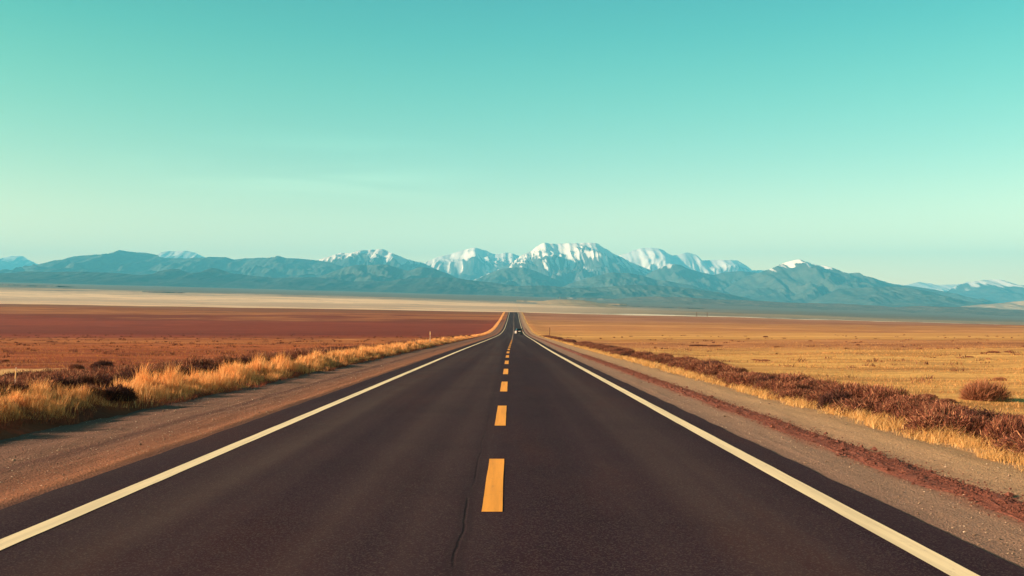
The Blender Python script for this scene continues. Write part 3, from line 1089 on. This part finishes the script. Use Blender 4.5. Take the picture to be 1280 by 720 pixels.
def build_mountains():
    # far snow peaks
    ridge('mountain', 'faint far mountain with a pale cap at the picture edge', [(-60, 345), (-30, 328), (0, 322), (22, 319.5), (36, 325), (52, 334), (75, 350)], 27000, 5000, 1500, m_mtn, 3, (328, 7, .8), jag=.3)
    ridge('mountain', 'small snowy peak showing behind the long blue hill', [(150, 345), (185, 322), (200, 316.5), (212, 313.5), (226, 313), (240, 315), (255, 321.5), (290, 340)], 24000, 5000, 1500, m_mtn, 13, (321, 6, 1.0))
    ridge('mountain', 'broad snowy peak with streaked face beside the highest mountain', [(495, 352), (515, 338), (530, 329), (545, 322.5), (560, 318.5), (574, 314), (585, 311.5), (596, 311), (606, 313.5), (620, 318.5), (634, 316.5), (650, 321), (690, 345)],
          22500, 5200, 1500, m_mtn, 23, (336, 12, 1.2), step=.75, rough=.42)
    ridge('mountain', 'bright snow dome sloping down beside the highest mountain', [(720, 345), (755, 332), (770, 320), (783, 317), (795, 311.5), (812, 309.5), (828, 312), (840, 319), (850, 318), (860, 315), (870, 317.5), (880, 325), (892, 324.5), (908, 325.5), (922, 325), (932, 330), (942, 337), (958, 337.5), (990, 352)],
          24500, 5500, 1500, m_mtn, 33, (343, 11, .8), step=.9)
    ridge('mountain', 'low snowy crest far beyond the sloping blue spur', [(1080, 372), (1110, 360), (1135, 355.5), (1150, 352.5), (1165, 354.5), (1180, 356), (1200, 355), (1218, 352), (1245, 352), (1300, 366), (1360, 380)],
          25500, 5000, 1500, m_mtn, 43, (375, 9, .7))
    ridge('mountain', 'dark topped mountain with thin snow at the edge of the range', [(1165, 378), (1190, 363), (1212, 353), (1230, 350), (1245, 349), (1258, 352.5), (1275, 360), (1300, 368), (1340, 378), (1370, 388)],
          19000, 4500, 1500, m_mtn, 47, (358, 6, 1.2))
    # highest mountain, flat snowy crown
    ridge('mountain', 'highest mountain with broad flat snow crown streaked by gullies', [(560, 362), (600, 347), (625, 336), (640, 329), (650, 321.5), (662, 314.5), (672, 307.5), (681, 304), (692, 305), (704, 304), (718, 304.5), (732, 303.8), (745, 304.5), (755, 309.5), (768, 317), (785, 325), (806, 333.5), (830, 346), (870, 364)],
          18500, 5600, 1800, m_mtn, 53, (332, 15, 1.5), step=.6, rough=.5, rows=90, lam=1250)
    ridge('mountain', 'pointed snow mountain with one blue shaded flank', [(360, 350), (385, 330), (402, 322.5), (416, 317.5), (426, 315.5), (440, 316.5), (452, 313.5), (464, 311.5), (475, 310.8), (484, 314), (496, 319), (512, 325), (526, 327.5), (540, 334), (560, 342), (600, 358)],
          17500, 5000, 1500, m_mtn2, 63, (327, 10, 1.2), step=.75, rough=.45, rows=80, lam=1300)
    # middle hills
    ridge('mountain', 'long rounded blue mountain rising over the dark foothill', [(20, 356), (45, 339.5), (60, 331), (80, 323.5), (100, 319.5), (125, 316.8), (142, 315), (155, 314), (166, 315), (178, 315.5), (190, 317.5), (202, 321.5), (222, 322.5), (250, 322.5), (270, 321.8), (282, 321.5), (292, 324.2), (304, 321.5), (318, 322), (332, 322), (347, 320), (362, 323.5), (380, 323.8), (402, 326), (425, 332), (470, 350)],
          15500, 4400, 1500, m_mtn2, 73, (305, 6, .8), rough=.42, rows=76, lam=1000)
    ridge('mountain', 'green blue hill in front of the pointed snow mountain', [(380, 362), (400, 345), (418, 338), (432, 334), (455, 331.5), (480, 331), (497, 335), (512, 338.5), (526, 334.5), (540, 335.5), (556, 341), (575, 349), (610, 362)],
          12500, 3000, 1200, m_mtn2, 83, None, rough=.45, lam=800)
    ridge('mountain', 'shoulder hill in front of the highest mountain beside the road axis', [(560, 368), (590, 352), (612, 342), (632, 336), (650, 334.5), (668, 339), (688, 347), (705, 354), (740, 366)], 14500, 3000, 1200, m_mtn2, 87, None, rough=.4, lam=800)
    ridge('mountain', 'green lit spur hill below the crown of the highest mountain', [(680, 372), (705, 358), (722, 351), (745, 345), (765, 341), (785, 341), (802, 343.5), (822, 349), (850, 354), (880, 361), (910, 368), (940, 376)],
          12500, 3000, 1200, m_mtn2, 93, None, rough=.45, lam=800)
    ridge('mountain', 'blue hill between the snow dome and the right hand peaks', [(790, 360), (810, 342), (826, 334.5), (838, 330.5), (848, 331), (862, 336), (880, 341), (894, 343), (908, 340), (926, 339), (944, 340.5), (965, 345), (1000, 362)],
          16000, 3800, 1200, m_mtn2, 97, (329, 4, 1.4), rough=.5, lam=900)
    ridge('mountain', 'broad double topped blue mountain with a thin snow cap', [(890, 372), (915, 356), (935, 346), (958, 337.5), (972, 332), (985, 327.5), (995, 325), (1005, 328), (1014, 330), (1030, 331), (1042, 336.5), (1054, 342), (1066, 341.5), (1082, 344.5), (1094, 348), (1110, 354), (1132, 357), (1158, 361), (1180, 367), (1205, 375), (1235, 384)],
          14500, 4200, 1500, m_mtn2, 103, (332.5, 5, 1.5), rough=.45, rows=80, lam=1000, step=1)
    ridge('mountain', 'smooth sloping spur in front of the double topped mountain', [(1000, 384), (1030, 368), (1050, 361), (1080, 359.5), (1110, 358), (1140, 361), (1170, 367), (1200, 376), (1230, 385)], 11500, 2600, 900, m_mtn2, 107, None, rough=.35, lam=700)
    # dark foothills
    ridge('hill', 'long dark blue foothill along the foot of the range', [(-160, 350), (-60, 344), (-20, 342), (0, 341), (30, 339), (60, 340), (88, 339.5), (120, 340.5), (150, 341.5), (180, 345), (205, 350), (235, 352), (280, 356), (330, 364)],
          9500, 1900, 900, m_hill, 113, None, jag=.35, rough=.25, lam=600, cat='hill')
    ridge('hill', 'dark blue foothill with two small humps before the long mountain', [(150, 362), (180, 347), (200, 340), (220, 336), (238, 341), (252, 340), (265, 335), (278, 338), (290, 341.5), (310, 344), (330, 346), (348, 348), (365, 347), (395, 347), (420, 350), (450, 351.5), (480, 351), (510, 348.5), (540, 347), (562, 347), (585, 350), (607, 352), (640, 357), (680, 362), (720, 370)],
          10500, 2200, 900, m_hill, 117, None, jag=.35, rough=.25, lam=600, cat='hill')
    ridge('hill', 'blue shaded foothill below the spur and the highest mountain', [(560, 372), (600, 362), (640, 358), (680, 357), (720, 360), (760, 358), (800, 356), (840, 358), (880, 363), (920, 370), (960, 378)], 9800, 1800, 900, m_mtn2, 121, None, jag=.35, rough=.3, lam=550, cat='hill')
    # low hills on the flats
    ridge('hill', 'low sage covered rise on the flats below the range', [(700, 384), (740, 377), (780, 372.5), (815, 370.5), (850, 371.5), (890, 374), (930, 375.5), (970, 377.5), (1020, 379), (1070, 380.5), (1110, 383), (1150, 388)], 6200, 1500, 700, m_scrub, 131, None, jag=.25, rough=.15, lam=300, foot_drop=6, cat='hill')
    ridge('hill', 'wide low blue green rise under the spur at the edge of the plain', [(1060, 396), (1090, 389), (1120, 384), (1150, 382.5), (1185, 383.5), (1215, 384), (1250, 386), (1300, 389), (1360, 394)], 6000, 1300, 700, m_scrub, 135, None, jag=.25, rough=.15, lam=300, foot_drop=6, cat='hill')
    ridge('hill', 'small tan hill at the foot of the edge mountain', [(1170, 388), (1200, 383), (1235, 380), (1260, 378), (1300, 374), (1360, 370), (1400, 372)], 8500, 1500, 700, m_sandh, 139, None, jag=.25, rough=.2, lam=350, foot_drop=6, cat='hill')
    ridge('hill', 'pale sand rise beyond the end of the road', [(646, 386), (660, 380), (676, 376.5), (698, 374.6), (715, 374.7), (735, 376.2), (752, 379), (768, 383), (785, 390)], 3400, 900, 500, m_sandh, 143, None, jag=.2, rough=.1, lam=300, foot_drop=4, cat='hill')
    ridge('hill', 'small dark hillock on the pale flat beyond the road end', [(722, 393), (735, 389), (748, 387), (762, 387.3), (785, 387), (800, 386), (815, 385.3), (832, 386.5), (850, 388), (868, 390.5), (885, 394)], 3300, 420, 300, m_scrub, 147, None, jag=.3, rough=.2, lam=120, foot_drop=3, cat='hill')
    ridge('hill', 'small grey mound on the pale flat below the dark foothill', [(176, 371), (183, 368), (190, 366.8), (200, 368), (210, 370), (222, 373.5)], 3000, 260, 200, m_scrub, 151, None, jag=.25, rough=.2, lam=80, foot_drop=3, cat='hill')
    ridge('hill', 'thin dark rise low on the pale flat at the picture edge', [(-60, 361), (-20, 360), (10, 360.2), (32, 361), (52, 362), (70, 364)], 4200, 400, 300, m_scrub, 155, None, jag=.2, rough=.15, lam=120, foot_drop=3, cat='hill')


build_mountains()

# ------------------------------------------------------------------ haze
def build_haze():
    bm = bmesh.new()
    x, y0, y1, z0, z1 = 25600, -400, 30600, -900, 1950
    vs = [bm.verts.new(p) for p in [(-x, y0, z0), (x, y0, z0), (x, y1, z0), (-x, y1, z0), (-x, y0, z1), (x, y0, z1), (x, y1, z1), (-x, y1, z1)]]
    for f in ((0, 3, 2, 1), (4, 5, 6, 7), (0, 1, 5, 4), (1, 2, 6, 5), (2, 3, 7, 6), (3, 0, 4, 7)):
        bm.faces.new([vs[i] for i in f])
    me = bpy.data.meshes.new('haze')
    bm.to_mesh(me)
    bm.free()
    m = bpy.data.materials.new('valley_haze')
    m.use_nodes = True
    nt = m.node_tree
    nt.nodes.clear()
    out = nt.nodes.new('ShaderNodeOutputMaterial')
    pv = nt.nodes.new('ShaderNodeVolumePrincipled')
    pv.inputs['Color'].default_value = HAZE_COL
    pv.inputs['Density'].default_value = HAZE_D
    pv.inputs['Anisotropy'].default_value = 0.0
    nt.links.new(pv.outputs[0], out.inputs['Volume'])
    me.materials.append(m)
    o = bpy.data.objects.new('haze', me)
    COL.objects.link(o)
    tag(o, 'thin blue green haze over the whole plain and the mountains', 'haze', kind='stuff')


HAZE_COL = (.12, .63, .96, 1)
HAZE_D = 6.2e-5
build_haze()

# ------------------------------------------------------------------ light, sky, camera
SUN_EL, SUN_AZ = math.radians(17), math.radians(-104)     # azimuth from +Y, negative is towards -X
to_sun = Vector((math.sin(SUN_AZ) * math.cos(SUN_EL), math.cos(SUN_AZ) * math.cos(SUN_EL), math.sin(SUN_EL)))
sl = bpy.data.lights.new('sun', 'SUN')
sl.energy = 5.0
sl.angle = math.radians(.6)
sl.color = (1.0, .67, .46)
so = bpy.data.objects.new('sun', sl)
so.rotation_euler = (-to_sun).to_track_quat('-Z', 'Y').to_euler()
so.location = (0, 0, 50)
COL.objects.link(so)

world = bpy.data.worlds.new('World')
scene.world = world
world.use_nodes = True
wt = world.node_tree
wt.nodes.clear()
wo = wt.nodes.new('ShaderNodeOutputWorld')
bg = wt.nodes.new('ShaderNodeBackground')
sky = wt.nodes.new('ShaderNodeTexSky')
sky.sky_type = 'NISHITA'
sky.sun_disc = False
sky.sun_elevation = SUN_EL
sky.sun_rotation = SUN_AZ % (2 * math.pi)
sky.air_density = 1.0
sky.dust_density = 1.0
sky.ozone_density = 1.0
sky.altitude = 900
# colour of the clear sky by height above the horizon (pale green low down, teal above; zenith darkened towards violet to weaken fill light)
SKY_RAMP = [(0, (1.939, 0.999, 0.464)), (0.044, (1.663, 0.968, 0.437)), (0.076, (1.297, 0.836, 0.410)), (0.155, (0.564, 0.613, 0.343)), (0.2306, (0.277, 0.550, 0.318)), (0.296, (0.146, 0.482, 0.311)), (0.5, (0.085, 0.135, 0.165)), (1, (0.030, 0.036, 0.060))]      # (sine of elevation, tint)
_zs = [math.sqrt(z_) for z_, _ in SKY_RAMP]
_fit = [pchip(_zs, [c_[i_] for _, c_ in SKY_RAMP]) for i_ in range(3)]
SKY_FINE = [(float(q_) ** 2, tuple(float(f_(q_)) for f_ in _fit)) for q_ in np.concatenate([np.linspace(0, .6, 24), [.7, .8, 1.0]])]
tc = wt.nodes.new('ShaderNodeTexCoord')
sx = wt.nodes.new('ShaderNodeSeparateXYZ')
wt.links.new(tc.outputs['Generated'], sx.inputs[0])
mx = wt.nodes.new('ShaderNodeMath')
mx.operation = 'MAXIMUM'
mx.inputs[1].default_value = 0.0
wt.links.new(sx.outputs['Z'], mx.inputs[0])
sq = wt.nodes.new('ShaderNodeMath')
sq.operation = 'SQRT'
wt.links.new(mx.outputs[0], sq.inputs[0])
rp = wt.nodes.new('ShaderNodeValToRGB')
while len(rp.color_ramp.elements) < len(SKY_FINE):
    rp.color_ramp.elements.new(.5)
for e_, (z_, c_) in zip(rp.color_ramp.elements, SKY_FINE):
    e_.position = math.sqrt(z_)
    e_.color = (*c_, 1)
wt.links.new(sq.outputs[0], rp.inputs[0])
cm = wt.nodes.new('ShaderNodeMapping')
cm.inputs['Scale'].default_value = (2.2, 2.2, 26)
cm.inputs['Rotation'].default_value = (0, math.radians(-4), 0)
wt.links.new(tc.outputs['Generated'], cm.inputs[0])
cn = wt.nodes.new('ShaderNodeTexNoise')
cn.inputs['Scale'].default_value = 1.6
cn.inputs['Detail'].default_value = 6
cn.inputs['Distortion'].default_value = .6
wt.links.new(cm.outputs[0], cn.inputs['Vector'])
cr_ = wt.nodes.new('ShaderNodeMapRange')
cr_.interpolation_type = 'SMOOTHSTEP'
cr_.inputs[1].default_value, cr_.inputs[2].default_value = .40, .72
cr_.inputs[3].default_value, cr_.inputs[4].default_value = 0.0, .16
wt.links.new(cn.outputs[0], cr_.inputs[0])
def wr(sock, a0, a1, b0, b1):
    n_ = wt.nodes.new('ShaderNodeMapRange')
    n_.interpolation_type = 'SMOOTHSTEP'
    for i_, v_ in enumerate((a0, a1, b0, b1)):
        n_.inputs[i_ + 1].default_value = v_
    wt.links.new(sock, n_.inputs[0])
    return n_.outputs[0]


def wmul(a0, b0):
    n_ = wt.nodes.new('ShaderNodeMath')
    n_.operation = 'MULTIPLY'
    wt.links.new(a0, n_.inputs[0])
    wt.links.new(b0, n_.inputs[1])
    return n_.outputs[0]


# one soft wisp, low on the sunward side
win = wmul(wmul(wr(sx.outputs['Z'], .085, .135, 0, 1), wr(sx.outputs['Z'], .15, .19, 1, 0)), wmul(wr(sx.outputs['X'], -.42, -.24, 0, 1), wr(sx.outputs['X'], -.16, .02, 1, 0)))
cf = wmul(cr_.outputs[0], win)
ca = wt.nodes.new('ShaderNodeMath')
ca.operation = 'ADD'
ca.inputs[1].default_value = 1.0
wt.links.new(cf, ca.inputs[0])
# the clear sky is warmer towards the sun
wm = wt.nodes.new('ShaderNodeMix')
wm.data_type = 'RGBA'
wm.inputs[6].default_value = (1, 1, 1, 1)
wm.inputs[7].default_value = (1.08, .99, .86, 1)
wt.links.new(wr(sx.outputs['X'], .05, -.55, 0, 1), wm.inputs[0])
wq = wt.nodes.new('ShaderNodeMix')
wq.data_type = 'RGBA'
wq.blend_type = 'MULTIPLY'
wq.inputs[0].default_value = 1.0
am = wt.nodes.new('ShaderNodeMix')          # slightly deeper away from the sun
am.data_type = 'RGBA'
am.inputs[7].default_value = (.90, .945, .96, 1)
wt.links.new(wr(sx.outputs['X'], .05, .48, 0, 1), am.inputs[0])
wt.links.new(rp.outputs[0], am.inputs[6])
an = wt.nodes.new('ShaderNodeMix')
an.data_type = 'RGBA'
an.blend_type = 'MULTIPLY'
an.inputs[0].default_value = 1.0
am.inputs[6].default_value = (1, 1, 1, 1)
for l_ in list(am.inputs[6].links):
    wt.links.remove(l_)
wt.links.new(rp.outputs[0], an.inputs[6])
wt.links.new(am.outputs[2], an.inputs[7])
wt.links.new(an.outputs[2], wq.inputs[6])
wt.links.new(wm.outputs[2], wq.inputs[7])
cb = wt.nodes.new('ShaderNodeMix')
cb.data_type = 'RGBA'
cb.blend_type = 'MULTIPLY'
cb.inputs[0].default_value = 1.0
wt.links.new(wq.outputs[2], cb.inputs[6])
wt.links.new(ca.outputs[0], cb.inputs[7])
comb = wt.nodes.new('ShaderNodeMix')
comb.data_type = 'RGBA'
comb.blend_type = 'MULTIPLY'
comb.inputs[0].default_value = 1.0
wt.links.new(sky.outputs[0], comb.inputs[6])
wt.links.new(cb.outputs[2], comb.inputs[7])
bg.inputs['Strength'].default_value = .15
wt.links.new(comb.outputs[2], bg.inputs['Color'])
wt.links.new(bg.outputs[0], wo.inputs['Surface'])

cam = bpy.data.cameras.new('camera')
cam.lens = 35
cam.sensor_width = 36
cam.clip_start = .1
cam.clip_end = 80000
co = bpy.data.objects.new('camera', cam)
co.location = (0, 0, CAMZ)
pitch = math.atan((CY0 - 360) / F)
yaw = math.atan((640 - CX0) / F)
co.rotation_euler = (math.pi / 2 + pitch, 0, -yaw)
COL.objects.link(co)
scene.camera = co

scene.render.engine = 'CYCLES'
scene.render.resolution_x = 1024
scene.render.resolution_y = 576
scene.cycles.use_denoising = True
scene.cycles.volume_bounces = 1
scene.cycles.max_bounces = 6
scene.cycles.transparent_max_bounces = 8
scene.view_settings.view_transform = 'Standard'
scene.view_settings.look = 'None'
scene.view_settings.exposure = 1.5
scene.view_settings.gamma = 1.0
